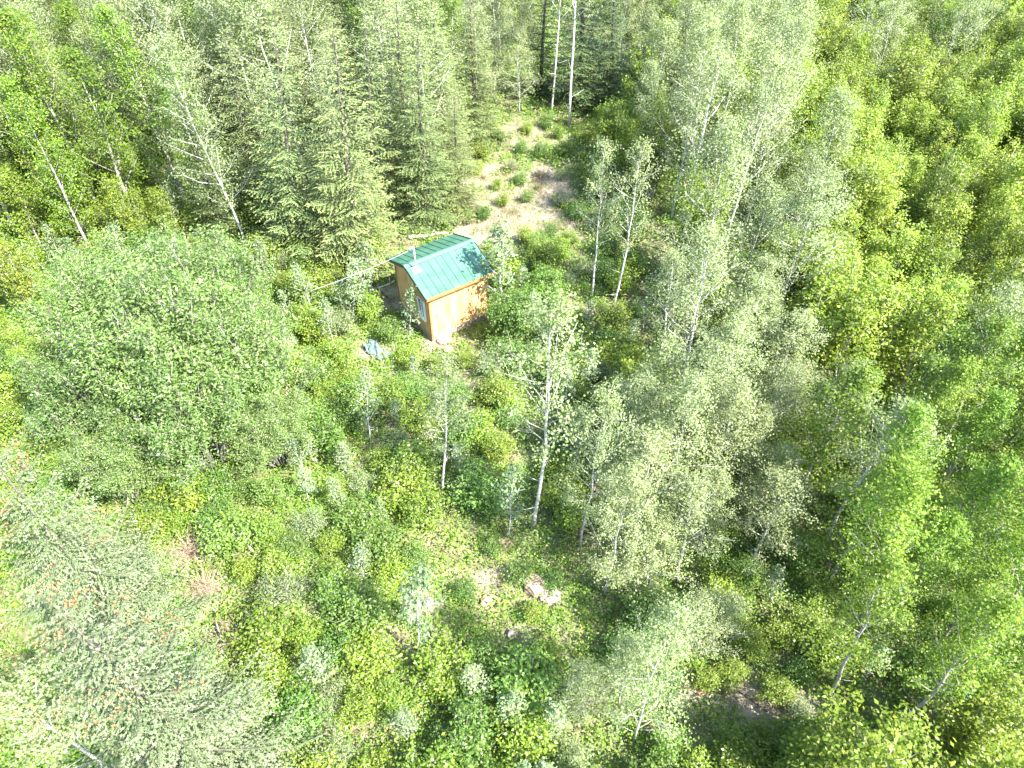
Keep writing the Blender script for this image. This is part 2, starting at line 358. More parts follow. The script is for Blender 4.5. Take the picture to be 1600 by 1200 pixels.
def leaf_quads(rng, P, size, aspect, up=.6, var=.22, bias=None, out=None):
    n = len(P)
    nrm = rng.normal(size=(n, 3)); nrm[:, 2] = np.abs(nrm[:, 2]) + up
    if out is not None: nrm = nrm * .9 + out * .6
    nrm = unit(nrm)
    d = rng.normal(size=(n, 3)) if bias is None else bias + .55 * rng.normal(size=(n, 3))
    d = unit(d - (d * nrm).sum(1)[:, None] * nrm); s = np.cross(nrm, d)
    L = size * (1 + var * rng.normal(size=n)).clip(.5, 1.5)[:, None]; W = L * aspect * .5
    a = P - d * L * .5; c = P + d * L * .5; m = P - d * L * .08
    V = np.stack([a, m + s * W, c, m - s * W], 1).reshape(-1, 3)
    return V

def leaf_mesh(name, V, mat, young=None):
    n = len(V) // 4
    return mesh_np(name, V, np.arange(n * 4), np.full(n, 4), mat, False, np.zeros(n) if young is None else young)

def stem_with_leaves(rng, mb, pts, rads, nb, t0, Lmax, ang, ntw, nleaf, spread, prof, young_t=.8, yprob=.5, bk=3, twig_len=.45, thin=.3):
    """one stem (polyline) with side branches and twigs; returns leaf points, youngness and growth direction"""
    P = []; Yg = []; D = []; O = []
    pts = np.asarray(pts, float); m = len(pts)
    def on(t):
        f = t * (m - 1); i = min(int(f), m - 2); return pts[i] * (1 - (f - i)) + pts[i + 1] * (f - i), pts[i + 1] - pts[i], rads[i] * (1 - (f - i)) + rads[i + 1] * (f - i)
    az = rng.uniform(0, 6.28)
    for b in range(nb):
        t = t0 + (1 - t0) * ((b + rng.uniform(0, .9)) / nb)
        p, dr, rr = on(min(t, .995)); dr = dr / np.linalg.norm(dr)
        az += 2.4 + rng.normal() * .35
        L = Lmax * prof((t - t0) / (1 - t0)) * rng.uniform(.65, 1.2)
        el = R(ang) + rng.normal() * .16 + .35 * (t - .5)
        h = np.array([math.cos(az) * math.cos(el), math.sin(az) * math.cos(el), math.sin(el)])
        h = unit(h + dr * .25)
        e1 = p + h * L * .5 + np.array([0, 0, .02 * L]); e2 = p + h * L + np.array([0, 0, .14 * L]) + rng.normal(size=3) * .05 * L
        mb.tube([p, e1, e2], [min(rr * .6, .012 + .012 * L), .008 + .004 * L, .004], bk)
        for k in range(ntw):
            s = thin + (1 - thin) * (k + rng.uniform(0, 1)) / ntw
            q = (1 - s) ** 2 * p + 2 * s * (1 - s) * e1 + s * s * e2
            td = unit(h * .7 + rng.normal(size=3) * .65 + np.array([0, 0, .25]))
            tl = L * twig_len * rng.uniform(.5, 1.1) * (1.15 - .5 * s) + .12
            if rng.uniform() < .35: mb.tube([q, q + td * tl], [.006, .003], 3)
            n = max(3, int(nleaf * rng.uniform(.5, 1.4)))
            u = rng.uniform(.1, 1.05, n)
            pp = q + td * (u * tl)[:, None] + rng.normal(size=(n, 3)) * spread
            P.append(pp); D.append(np.repeat(td[None], n, 0)); O.append(unit(pp - q - td * tl * .35) * .7 + unit((pp - p) * np.array([1, 1, .3])) * .6)
            yg = np.where((u > young_t) & (rng.uniform(size=n) < yprob), rng.uniform(.3, 1, n), 0.); Yg.append(yg)
    return np.concatenate(P), np.concatenate(Yg), np.concatenate(D), np.concatenate(O)

def sway(rng, H, n, amp):
    z = np.linspace(0, H, n); o = np.cumsum(rng.normal(size=(n, 2)) * amp, 0); o -= o[0]
    return np.column_stack([o, z])

def broadleaf(seed, H, lmat, bmat, nb=34, t0=.32, Lmax=1.6, ang=35, ntw=6, nleaf=26, spread=.13, lsize=.085, aspect=.8, r0=.085, up=.5, prof=None, yprob=.3, amp=.05):
    rng = np.random.default_rng(seed); mb = MB()
    pts = sway(rng, H, 10, amp); rads = np.linspace(r0, .012, 10); rads[0] *= 1.25
    mb.tube(pts, rads, 7)
    prof = prof or (lambda s: (1 - s) ** .65 * (.55 + .45 * min(1, s / .25)) + .12)
    P, Yg, D, O = stem_with_leaves(rng, mb, pts, rads, nb, t0, Lmax, ang, ntw, nleaf, spread, prof, yprob=yprob)
    # a few bare lower branches
    for k in range(5):
        t = rng.uniform(.05, max(t0, .2)); i = t * 9; j = int(i); p = pts[j] * (1 - i + j) + pts[j + 1] * (i - j); a = rng.uniform(0, 6.28); L = rng.uniform(.3, .8) * Lmax * .6
        e = p + np.array([math.cos(a), math.sin(a), .25]) * L
        mb.tube([p, (p + e) / 2 + [0, 0, -.03], e], [.014, .009, .004], 3)
    V = leaf_quads(rng, P, lsize, aspect, up, .34, D, O)
    return mb.mesh('trunk', bmat, True), leaf_mesh('crown', V, lmat, Yg)

def clump(seed, H, Rad, nst, lmat, bmat, nb=10, ntw=5, nleaf=22, spread=.12, lsize=.09, aspect=.45, r0=.05, Lmax=.9, up=.5, yprob=.3, t0=.3, ang=30, gap=0.):
    rng = np.random.default_rng(seed); mb = MB(); PP = []; YY = []; DD = []; OO = []
    for s in range(nst):
        a = s * 2.4 + rng.normal() * .3; rr = Rad * math.sqrt((s + .5) / nst) * rng.uniform(.8, 1.1)
        h = H * (1 - .38 * (rr / Rad) ** 2) * rng.uniform(.82, 1.08)
        u = np.linspace(0, 1, 6)[:, None]
        b0 = np.array([math.cos(a), math.sin(a), 0]) * min(.25, .12 * Rad)
        top = np.array([math.cos(a) * rr, math.sin(a) * rr, h])
        pts = b0 * (1 - u) + np.column_stack([top[0] * u[:, 0] ** 1.25, top[1] * u[:, 0] ** 1.25, top[2] * u[:, 0] ** .85]) + rng.normal(size=(6, 3)) * .03 * H * .3
        pts[0] = b0
        rads = np.linspace(r0, .008, 6); mb.tube(pts, rads, 5)
        P, Yg, D, O = stem_with_leaves(rng, mb, pts, rads, nb, t0, Lmax, ang, ntw, nleaf, spread, lambda s: 1 - .55 * s, yprob=yprob)
        OO.append(O); PP.append(P); YY.append(Yg); DD.append(D)
    P = np.concatenate(PP); V = leaf_quads(rng, P, lsize, aspect, up, .25, np.concatenate(DD), np.concatenate(OO))
    k = np.repeat(P[:, 2] > .02, 4)
    return mb.mesh('trunk', bmat, True), leaf_mesh('crown', V[k], lmat, np.concatenate(YY)[P[:, 2] > .02])

def spruce(seed, H, Rad, lmat, bmat, sp_len=.12, sp_w=.034, step=.125, whorl=.40, per=7, cones=False, dens=1., layers=2, fan=.3, fluff=.0, tent=.08, bw=.5, tr=.012, wob=.22):
    rng = np.random.default_rng(seed); mb = MB()
    pts = sway(rng, H, 8, .03); rads = np.linspace(tr * H + .03, .01, 8); mb.tube(pts, rads, 8)
    A = []; Bv = []; YG = []; z = .5; tips = []
    while z < H - .12:
        f = z / H; L0 = Rad * (1 - f) ** .82 * (.75 + .25 * min(1, f / .12)) + .08
        nbr = max(4, int(per * (1 - .35 * f))); a0 = rng.uniform(0, 6.28)
        i = f * 7; j = min(int(i), 6); c = pts[j] * (1 - i + j) + pts[j + 1] * (i - j)
        for b in range(nbr):
            a = a0 + b * 6.283 / nbr + rng.normal() * .16; L = L0 * rng.uniform(.72, 1.14)
            h = np.array([math.cos(a), math.sin(a), 0]); sd_ = np.array([-h[1], h[0], 0])
            rise = .55 * f - .22 + rng.normal() * .05             # upper boughs rise, lower ones hang
            zz = c[2] + rng.normal() * (.07 + .14 * fluff); rise += fluff * (.1 + .1 * rng.normal())
            def path(s): s = np.asarray(s)[:, None]; return np.array([c[0], c[1], zz]) + h * L * s + np.array([0, 0, 1.]) * L * (rise * s - .22 * s * (1 - s) + .12 * s ** 3)
            mb.tube(path([0, .35, .7, 1.]), [.008 + .009 * L, .007 + .005 * L, .006, .003], 3)
            n = max(3, int(L * .88 / step)); s = np.linspace(.06, 1, n); p = path(s); tips.append(p[-1])
            bl = (bw * L * (1 - s) ** .8 * (.55 + .45 * np.minimum(1, s / .35)) + .12)
            for sg in (-1, 1):
                ln = bl * rng.uniform(.7, 1.15, n)
                dirs = unit(h * .75 + sd_ * sg * .8 + np.array([0, 0, -tent]) + rng.normal(size=(n, 3)) * .12)
                mx_ = np.maximum(2, (ln / (sp_len * .52) * dens).astype(int))
                for q in range(n):
                    u = np.linspace(.12, 1, mx_[q])[:, None]
                    st = p[q] + dirs[q] * ln[q] * u
                    st = st + np.array([0, 0, 1.]) * fluff * ln[q] * .2 * u ** 2; A.append(st + rng.normal(size=st.shape) * .012); Bv.append(np.repeat(dirs[q][None], len(u), 0)); YG.append((u[:, 0] > .82) * rng.uniform(.2, .9))
            u = np.linspace(.1, 1, max(3, int(L / (sp_len * .5))))
            A.append(path(u)); Bv.append(np.repeat(h[None], len(u), 0)); YG.append((u > .93) * .7)
        z += whorl * rng.uniform(.8, 1.2)
    # leader
    u = np.linspace(H - .5, H + .05, 14); A.append(np.column_stack([np.full(14, pts[-1][0]), np.full(14, pts[-1][1]), u])); Bv.append(np.repeat(np.array([[.1, 0, 1.]]), 14, 0)); YG.append(np.ones(14) * .4)
    A = np.concatenate(A); Bv = np.concatenate(Bv); YG = np.concatenate(YG)
    V = []
    for k in range(layers):                  # several needle sprays per point, rolled differently
        n = len(A); th = fan * (k - (layers - 1) / 2) * 2 / max(1, layers - 1) + rng.normal(size=n) * .25; ct, st_ = np.cos(th), np.sin(th)
        d = unit(np.column_stack([Bv[:, 0] * ct - Bv[:, 1] * st_, Bv[:, 0] * st_ + Bv[:, 1] * ct, Bv[:, 2]]) + rng.normal(size=(n, 3)) * wob)
        nr = rng.normal(size=(n, 3)) * .4; nr[:, 2] += 1; nr = unit(nr - (nr * d).sum(1)[:, None] * d); s = np.cross(nr, d)
        L = sp_len * rng.uniform(.7, 1.3, n)[:, None]; W = sp_w * rng.uniform(.7, 1.2, n)[:, None] * .5
        a = A - d * L * .35; c_ = A + d * L * .65; m_ = A + d * L * .1
        V.append(np.stack([a, m_ + s * W, c_, m_ - s * W], 1))
    V = np.concatenate(V).reshape(-1, 3); YG = np.concatenate([YG] * layers)
    out = [mb.mesh('trunk', bmat, True), leaf_mesh('crown', V, lmat, YG)]
    if cones:
        cm = MB(); tips = np.array(tips)
        for p in tips[tips[:, 2] > H * .58]:
            if rng.uniform() < .28:
                for k in range(rng.integers(7, 16)):
                    q = np.array([pts[-1][0], pts[-1][1], p[2]]) * .0 + p + rng.normal(size=3) * np.array([.13, .13, .05]) + np.array([0, 0, .07]) - np.array([p[0], p[1], 0]) * rng.uniform(0, .35); dl = rng.uniform(.09, .13)
                    cm.tube([q, q + [.004, 0, -dl * .4], q + [rng.normal() * .01, rng.normal() * .01, -dl]], [.012, .017, .008], 5)
        out.append(cm.mesh('cone_cluster', M['cone'], True))
    return out

# ------------------------------------------------------------------ prototypes (mesh data shared by all copies)
PROTO = {}
def proto(kind, href, rref, *meshes): PROTO.setdefault(kind, []).append((href, rref, meshes))
for s in range(6): proto('aspen', 10, 1.9, *broadleaf(100 + s, 10, M['aspen'], M['aspen_bark'], nb=34, t0=.18 + .04 * (s % 3), Lmax=2.25, ang=28, ntw=7, nleaf=33, spread=.17, lsize=.076, aspect=.8, r0=.06))
for s in range(3): proto('airy_aspen', 10, 1.5, *broadleaf(140 + s, 10, M['aspen'], M['aspen_bark'], nb=26, t0=.42, Lmax=2.0, ang=32, ntw=6, nleaf=26, spread=.15, lsize=.076, aspect=.8, r0=.075))
for s in range(6): proto('poplar', 10, 1.7, *broadleaf(200 + s, 10, M['poplar'], M['poplar_bark'], nb=36, t0=.14, Lmax=2.1, ang=42, ntw=7, nleaf=34, spread=.16, lsize=.092, aspect=.6, r0=.085, yprob=.55))
for s in range(3): proto('trunk_poplar', 10, 1.7, *broadleaf(230 + s, 10, M['poplar'], M['poplar_bark'], nb=30, t0=.40, Lmax=1.9, ang=42, ntw=7, nleaf=30, spread=.15, lsize=.092, aspect=.6, r0=.085, yprob=.55))
for s in range(5): proto('thicket', 5, 1.8, *clump(260 + s, 5, 1.35, 13, M['thicket'], M['poplar_bark'], nb=12, ntw=5, nleaf=16, spread=.12, lsize=.098, aspect=.55, Lmax=.85, r0=.035, t0=.1, ang=48, yprob=.5))
for s in range(3): proto('thicket', 5, 1.4, *broadleaf(270 + s, 5, M['thicket'], M['poplar_bark'], nb=30, t0=.06, Lmax=1.4, ang=40, ntw=6, nleaf=28, spread=.14, lsize=.098, aspect=.55, r0=.05, yprob=.5, prof=lambda s: (1 - s) ** .6 * .95 + .15))
for s in range(4): proto('spruce', 11, 1.9, *spruce(300 + s, 11, 2.15, M['spruce'], M['spruce_bark']))
for s in range(2): proto('dark_spruce', 11, 1.9, *spruce(320 + s, 11, 2.0, M['spruce_dark'], M['spruce_bark']))
for s in range(2): proto('near_spruce', 11, 3.0, *spruce(330 + s, 11, 3.1, M['spruce_pale'], M['spruce_bark'], sp_len=.085, sp_w=.026, step=.125, whorl=.52, per=9, cones=True, dens=.68, layers=3, fan=.8, fluff=.8, tent=.45, bw=.42, tr=.006, wob=.1))
for s in range(3): proto('willow', 5, 2.6, *clump(400 + s, 5, 2.5, 26, M['willow'], M['willow_bark'], nb=12, ntw=5, nleaf=16, lsize=.1, aspect=.38, Lmax=1.0, t0=.38))
for s in range(3): proto('shrub_a', 2, .9, *clump(500 + s, 2, .85, 9, M['shrub_a'], M['willow_bark'], nb=7, ntw=4, nleaf=11, lsize=.09, aspect=.6, Lmax=.55, r0=.02, t0=.15))
for s in range(3): proto('shrub_b', 2, .9, *clump(520 + s, 2, .9, 9, M['shrub_b'], M['willow_bark'], nb=7, ntw=4, nleaf=11, lsize=.085, aspect=.65, Lmax=.55, r0=.02, t0=.15))
for s in range(3): proto('shrub_c', 2, .8, *clump(540 + s, 2, .75, 8, M['shrub_c'], M['willow_bark'], nb=7, ntw=4, nleaf=10, lsize=.08, aspect=.4, Lmax=.5, r0=.02, t0=.15))
for s in range(2): proto('corner_bush', 2.8, 1.6, *clump(560 + s, 2.8, 1.35, 18, M['shrub_b'], M['willow_bark'], nb=10, ntw=5, nleaf=15, lsize=.085, aspect=.6, Lmax=.65, r0=.025, t0=.12))
for s in range(4): proto('sapling', 3, .5, *broadleaf(600 + s, 3, M['sapling'], M['aspen_bark'], nb=16, t0=.28, Lmax=.62, ang=42, ntw=4, nleaf=11, spread=.08, lsize=.075, aspect=.8, r0=.026, amp=.02))

NAMES = dict(aspen='aspen_tree', airy_aspen='aspen_tree', poplar='poplar_tree', trunk_poplar='poplar_tree', thicket='young_poplar', spruce='spruce_tree', dark_spruce='spruce_tree', near_spruce='spruce_tree',
             willow='willow_shrub', corner_bush='shrub', shrub_a='bush', shrub_b='shrub', shrub_c='silvery_shrub', sapling='aspen_sapling')
CATS = dict(aspen='tree', airy_aspen='tree', poplar='tree', trunk_poplar='tree', thicket='tree', spruce='tree', dark_spruce='tree', near_spruce='tree', willow='shrub', corner_bush='shrub', shrub_a='shrub', shrub_b='shrub', shrub_c='shrub', sapling='sapling')
prng = random.Random(11)
PLACED = []
USED = set()
def where_label(text, x, y, z):           # adds the spot in the picture to a label that many alike would share
    px, py = proj(x, y, z); a, b = round(px / 16), round(py / 12)
    if not (0 <= a <= 100 and 0 <= b <= 100): return text + ', off picture', False
    t = '%s, %d%% across, %d%% down' % (text, a, b)
    if t in USED: t = '%s, %.1f%% across, %.1f%% down' % (text, px / 16, py / 12)
    USED.add(t); return t, True
def plant(kind, x, y, H, label, group=None, width=1., lean=(0., 0.), var=None, rz=None):
    pl = PROTO[kind]; href, rref, meshes = pl[prng.randrange(len(pl)) if var is None else var % len(pl)]
    z = float(gz(x, y)) - .04
    o = empty(NAMES[kind], (x, y, z), label, CATS[kind], group)
    k = H / href; w = k ** .75 * width
    o.scale = (w, w, k)
    tilt = Vector((lean[0], lean[1], H)).normalized()
    q = Vector((0, 0, 1)).rotation_difference(tilt) @ Quaternion((0, 0, 1), prng.uniform(0, 6.283) if rz is None else rz)
    o.rotation_euler = q.to_euler()
    for me in meshes:
        c = bpy.data.objects.new(me.name.split('.')[0], me); C.objects.link(c); c.parent = o
        if c.name.startswith('cone'): c['kind'] = 'stuff'
    PLACED.append((x, y, kind, rref * w))
    return o

def hero(kind, bpx, bpy_, tpx, tpy, label, width=1., **kw):
    """base and top as seen in the photograph; the tree stands upright but for a small sideways lean"""
    x, y = at(bpx, bpy_)
    v = (600 - tpy) / F1600
    dy, dz = math.cos(PITCH) + v * math.sin(PITCH), -math.sin(PITCH) + v * math.cos(PITCH)
    t = y / dy; H = CAM_H + dz * t; tx = (tpx - 800) / F1600 * t
    lx = max(-.16 * H, min(.16 * H, tx - x))
    return plant(kind, x, y, H, label, None, width, lean=(lx, 0), **kw)

# ------------------------------------------------------------------ trees one can pick out
hero('airy_aspen', 833, 822, 856, 478, 'tall slender aspen with a long white trunk in the middle of the picture', var=0)
hero('airy_aspen', 690, 778, 704, 565, 'slim aspen with bare pale lower trunk in front of the shed clearing', .9, var=1)
hero('airy_aspen', 1058, 650, 1112, 370, 'pale-trunked aspen with a bare white stem at the edge of the grey-green stand', 1.1, var=2)
hero('airy_aspen', 955, 494, 1000, 235, 'right one of the two slim aspens on the bank right of the shed', .9, var=0)
hero('airy_aspen', 924, 472, 944, 232, 'left one of the two slim aspens on the bank right of the shed', .8, var=2)
hero('aspen', 945, 928, 985, 730, 'leaning aspen with white lower trunk right of the pale boulder', .9, var=0)
hero('aspen', 990, 1160, 1060, 960, 'aspen with bent white trunk near the bottom edge of the picture', .75, var=1)
hero('aspen', 908, 850, 948, 600, 'thin grey aspen just right of the tall white-trunked aspen', .8, var=2)
hero('aspen', 1180, 745, 1230, 580, 'grey-green aspen with curved stem left of the dark gap in the stand', 1, var=3)
hero('aspen', 1275, 748, 1330, 570, 'lone grey-green aspen standing in the dark gap among the poplars', .9, var=4)
hero('aspen', 1100, 795, 1145, 610, 'broad grey-green aspen in front of the pale-trunked stand', 1.1, var=5)
hero('aspen', 1050, 800, 1085, 600, 'short aspen below the bare white stem, grey-green leaves', 1.0, var=1)
hero('sapling', 652, 1028, 646, 885, 'spindly silver-leaved sapling with one pale stem left of the boulder', .8)
hero('sapling', 795, 838, 796, 730, 'thin sapling at the foot of the tall white-trunked aspen', .9)
hero('sapling', 579, 692, 574, 590, 'thin grey sapling left of the worn path below the shed', 1.)
hero('sapling', 640, 528, 645, 450, 'silvery sapling standing against the shaded left corner of the shed', 1.)
hero('aspen', 532, 297, 503, 70, 'white-trunked aspen among the spruces left of the clearing', .8, var=2)
hero('aspen', 1112, 300, 1160, 20, 'grey-green aspen with pale trunk behind the bank, upper right', .9, var=0)
hero('aspen', 1068, 285, 1092, 60, 'grey-green aspen left of the taller one on the upper right', .9, var=3)
hero('airy_aspen', 324, 275, 225, -40, 'big bare-limbed poplar with forked white trunk at upper left', 1.1, var=1)
hero('airy_aspen', 889, 198, 912, -260, 'tall straight bare white trunk in front of the dark spruce', .8, var=1)
hero('airy_aspen', 861, 180, 890, -160, 'thinner straight white trunk left of the tall bare one', .7, var=2)
hero('trunk_poplar', 1440, 745, 1570, 500, 'poplar with thick grey leaning trunk near the right edge', .95, var=0)
hero('trunk_poplar', 1330, 1010, 1425, 760, 'poplar with grey trunk above the bare soil patch', .95, var=1)
hero('trunk_poplar', 1290, 1095, 1400, 880, 'leaning grey-stemmed poplar beside the bare soil patch', .85, var=2)
hero('trunk_poplar', 1395, 1145, 1570, 950, 'slanting poplar with pale grey stem at the lower right', .9, var=3)
hero('poplar', 1350, 880, 1440, 640, 'yellow-tipped poplar left of the thick leaning trunk', .9, var=4)
hero('poplar', 1530, 1010, 1700, 760, 'yellow-green poplar cut by the right edge of the picture', 1, var=5)
hero('trunk_poplar', 78, 318, -10, 120, 'yellow-green poplar with pale trunk at the left edge', 1.1, var=2)
# spruces
hero('spruce', 560, 420, 520, 30, 'tall light green spruce left of the shed with layered boughs', 1.25, var=0)
hero('spruce', 470, 400, 415, 30, 'wide layered spruce behind the willow mound', 1.2, var=1)
hero('spruce', 665, 350, 650, 40, 'dense blue-green spruce straight behind the shed roof', 1.1, var=2)
hero('spruce', 715, 330, 712, 120, 'smaller blue-green spruce at the edge of the clearing behind the shed', 1.1, var=3)
hero('spruce', 590, 345, 570, 10, 'tall spruce between the white-trunked aspen and the dense blue-green one', 1.0, var=0)
hero('spruce', 410, 330, 350, 40, 'spruce standing behind the wide layered one on the left', 1.1, var=2)
hero('dark_spruce', 905, 165, 915, -110, 'dark green spruce behind the two bare white trunks', 1.5, var=0)
hero('dark_spruce', 950, 175, 965, -60, 'dark spruce right of the bare white trunks', 1.2, var=1)
hero('dark_spruce', 845, 150, 855, -90, 'dark narrow spruce left of the bare white trunks', 1.0, var=1)
x, y = at(80, 925, 11.0); plant('near_spruce', x, y, 11.0, 'big pale spruce with orange cone clusters in the lower left corner', None, 1.0, var=0)
x, y = at(-35, 690, 10.0); plant('near_spruce', x, y, 10.0, 'pale spruce cut by the left edge of the picture', None, .95, var=1)
x, y = at(120, 1230, 9.5); plant('near_spruce', x, y, 9.5, 'lower blue-green spruce at the bottom edge below the cone-bearing one', None, .9, var=1)
# the willow mound on the left
for k, (px, py, H, w, lab) in enumerate([(255, 545, 7.0, 1.15, 'large rounded willow at the heart of the green mound left of the shed'), (150, 600, 5.2, 1.05, 'rounded willow on the left flank of the green mound'),
        (385, 560, 5.8, 1.05, 'pale-tipped willow on the side of the mound nearest the shed'), (300, 650, 5.2, 1.05, 'willow with dark bare stems showing at the front of the mound'), (170, 480, 6.2, 1.1, 'silver-tipped willow at the back of the mound'),
        (330, 455, 6.4, 1.0, 'whitish-tipped willow at the top of the mound below the spruces'), (420, 670, 3.6, .9, 'low willow on the right foot of the mound'), (180, 720, 3.8, 1.0, 'low willow at the front left foot of the mound')]):
    x, y = at(px, py, H * .6); plant('willow', x, y, H, lab, 'willows of the mound', w, var=k)
# yellow-green young poplars along the left edge
for px, py, H, w, lab in [(30, 330, 4.6, 1.1, 'bushy yellow-green poplar at the left edge above the mound'), (110, 300, 5.0, 1.1, 'bushy yellow-green poplar behind the left shoulder of the mound'), (190, 330, 4.4, 1.0, 'bushy yellow-green poplar right behind the mound, left of the spruces'),
        (20, 430, 3.8, 1.1, 'low bushy yellow-green poplar left of the mound'), (265, 335, 3.6, 1., 'small yellow-green poplar between the mound and the layered spruce'), (70, 235, 5.2, 1.1, 'taller bushy poplar behind the row at the left edge'), (185, 255, 4.6, 1.0, 'bushy poplar at the foot of the bare-limbed tree')]:
    x, y = at(px, py, H * .55); plant('thicket', x, y, H, lab, None, w)
# bushes around the shed
for px, py, kd, H, w, lab in [(800, 500, 'corner_bush', 2.7, 1.1, 'dense green bush hiding the right front corner of the shed'), (850, 460, 'corner_bush', 2.5, .95, 'green bush behind the one at the shed corner'), (755, 520, 'shrub_a', .8, .9, 'low bright bush at the foot of the sunny shed wall'),
        (790, 425, 'shrub_a', 1.9, 1.3, 'yellow-green bush right of the shed roof'), (845, 400, 'shrub_a', 1.7, 1.3, 'bright bush on the slope behind the shed'), (575, 400, 'shrub_a', 1.9, 1.2, 'yellow-green bush left of the shed roof'), (560, 370, 'shrub_a', 2.2, 1.2, 'bright bush under the spruces left of the shed'),
        (575, 480, 'shrub_a', 1.6, 1.1, 'sunlit yellow-green bush left of the shed shadow'), (610, 515, 'shrub_b', 1.3, 1., 'green bush between the tarp and the shed'), (535, 500, 'shrub_c', 1.5, 1.2, 'silvery bush left of the sunlit one by the shed'), (820, 570, 'shrub_b', 1.6, 1.2, 'dark green bush below the shed corner bush')]:
    x, y = at(px, py, H * .5); plant(kd, x, y, H, lab, None, w)

x, y = at(742, 408, 2.95); plant('sapling', x + 1.45 * math.sin(SUN_AZ), y + 1.45 * math.cos(SUN_AZ), 5.2, 'tall sapling at the right end of the shed whose leaves shade the roof corner', None, 1.35, var=2)
x, y = at(60, 1120, 6.5); plant('airy_aspen', x, y, 7.5, 'aspen with bare forked limbs in the bottom left corner', None, 1.1, var=1)
# ------------------------------------------------------------------ the forest around
BOX = lambda a, b, c, d: [(a, b), (c, b), (c, d), (a, d)]
KEEP = [([(596, 355), (782, 355), (782, 440), (735, 545), (655, 545), (596, 455)], .0),
        (BOX(552, 512, 618, 578), .3), ([(742, 200), (895, 200), (930, 400), (760, 380)], 1.2), (BOX(690, 830, 885, 990), .9), (BOX(345, 790, 870, 1300), 2.6),
        (BOX(485, 560, 790, 800), 2.4), (BOX(1085, 1035, 1240, 1150), .9), (BOX(905, 330, 1000, 500), 1.8), ([(240, 850), (340, 830), (390, 1060), (330, 1060)], .5),
        (BOX(60, 400, 470, 790), 3.0), (BOX(850, 20, 935, 200), 2.), (BOX(875, 440, 960, 830), 6.5), (BOX(790, 470, 875, 830), 3.0), (BOX(0, 690, 350, 1300), 2.)]
SUNNY = [(*at(845, 925), .4), (*at(784, 852), .2), (*at(1150, 1085), .05), (*at(1200, 1105), .05), (*at(700, 510), 1.2), (*at(715, 505), 1.8), (*at(690, 440, 3), 3.0), (*at(735, 640), .1), (*at(800, 335), .1), (*at(840, 300), .1), (*at(770, 290), .1),
         (*at(760, 780), .5), (*at(640, 830), .6), (*at(700, 1000), .6), (*at(560, 900), .6), (*at(780, 1080), .6), (*at(500, 1050), .6), (*at(560, 700), .6), (*at(660, 700), .6), (*at(330, 930), .4), (*at(940, 500), .2)]
def shades(x, y, H, r):                    # would this crown stand between the sun and a sunlit spot?
    if H < 2.8: return False
    hx, hy = math.sin(SUN_AZ), math.cos(SUN_AZ)
    for sx, sy, sz in SUNNY:
        t = (x - sx) * hx + (y - sy) * hy
        if t < .3: continue
        d = abs((x - sx) * hy - (y - sy) * hx); z = sz + t * math.tan(SUN_EL)
        if z < H + .2 and d < r * .8 * (1.05 - .6 * z / H): return True
    return False
def blocked(x, y, H, r, lim=0):
    if shades(x, y, H, r): return True
    for f in (.12, .35, .6, .85, 1.):
        cx, cy = proj(x, y, H * f); ex, _ = proj(x + r * .75, y, H * f); rp = ex - cx
        for poly, hmax in KEEP:
            if H > hmax:
                for dx, dy in ((0, 0), (-rp, 0), (rp, 0), (0, rp * .7), (0, -rp * .7)):
                    if inside(poly, cx + dx, cy + dy): return True
    return False
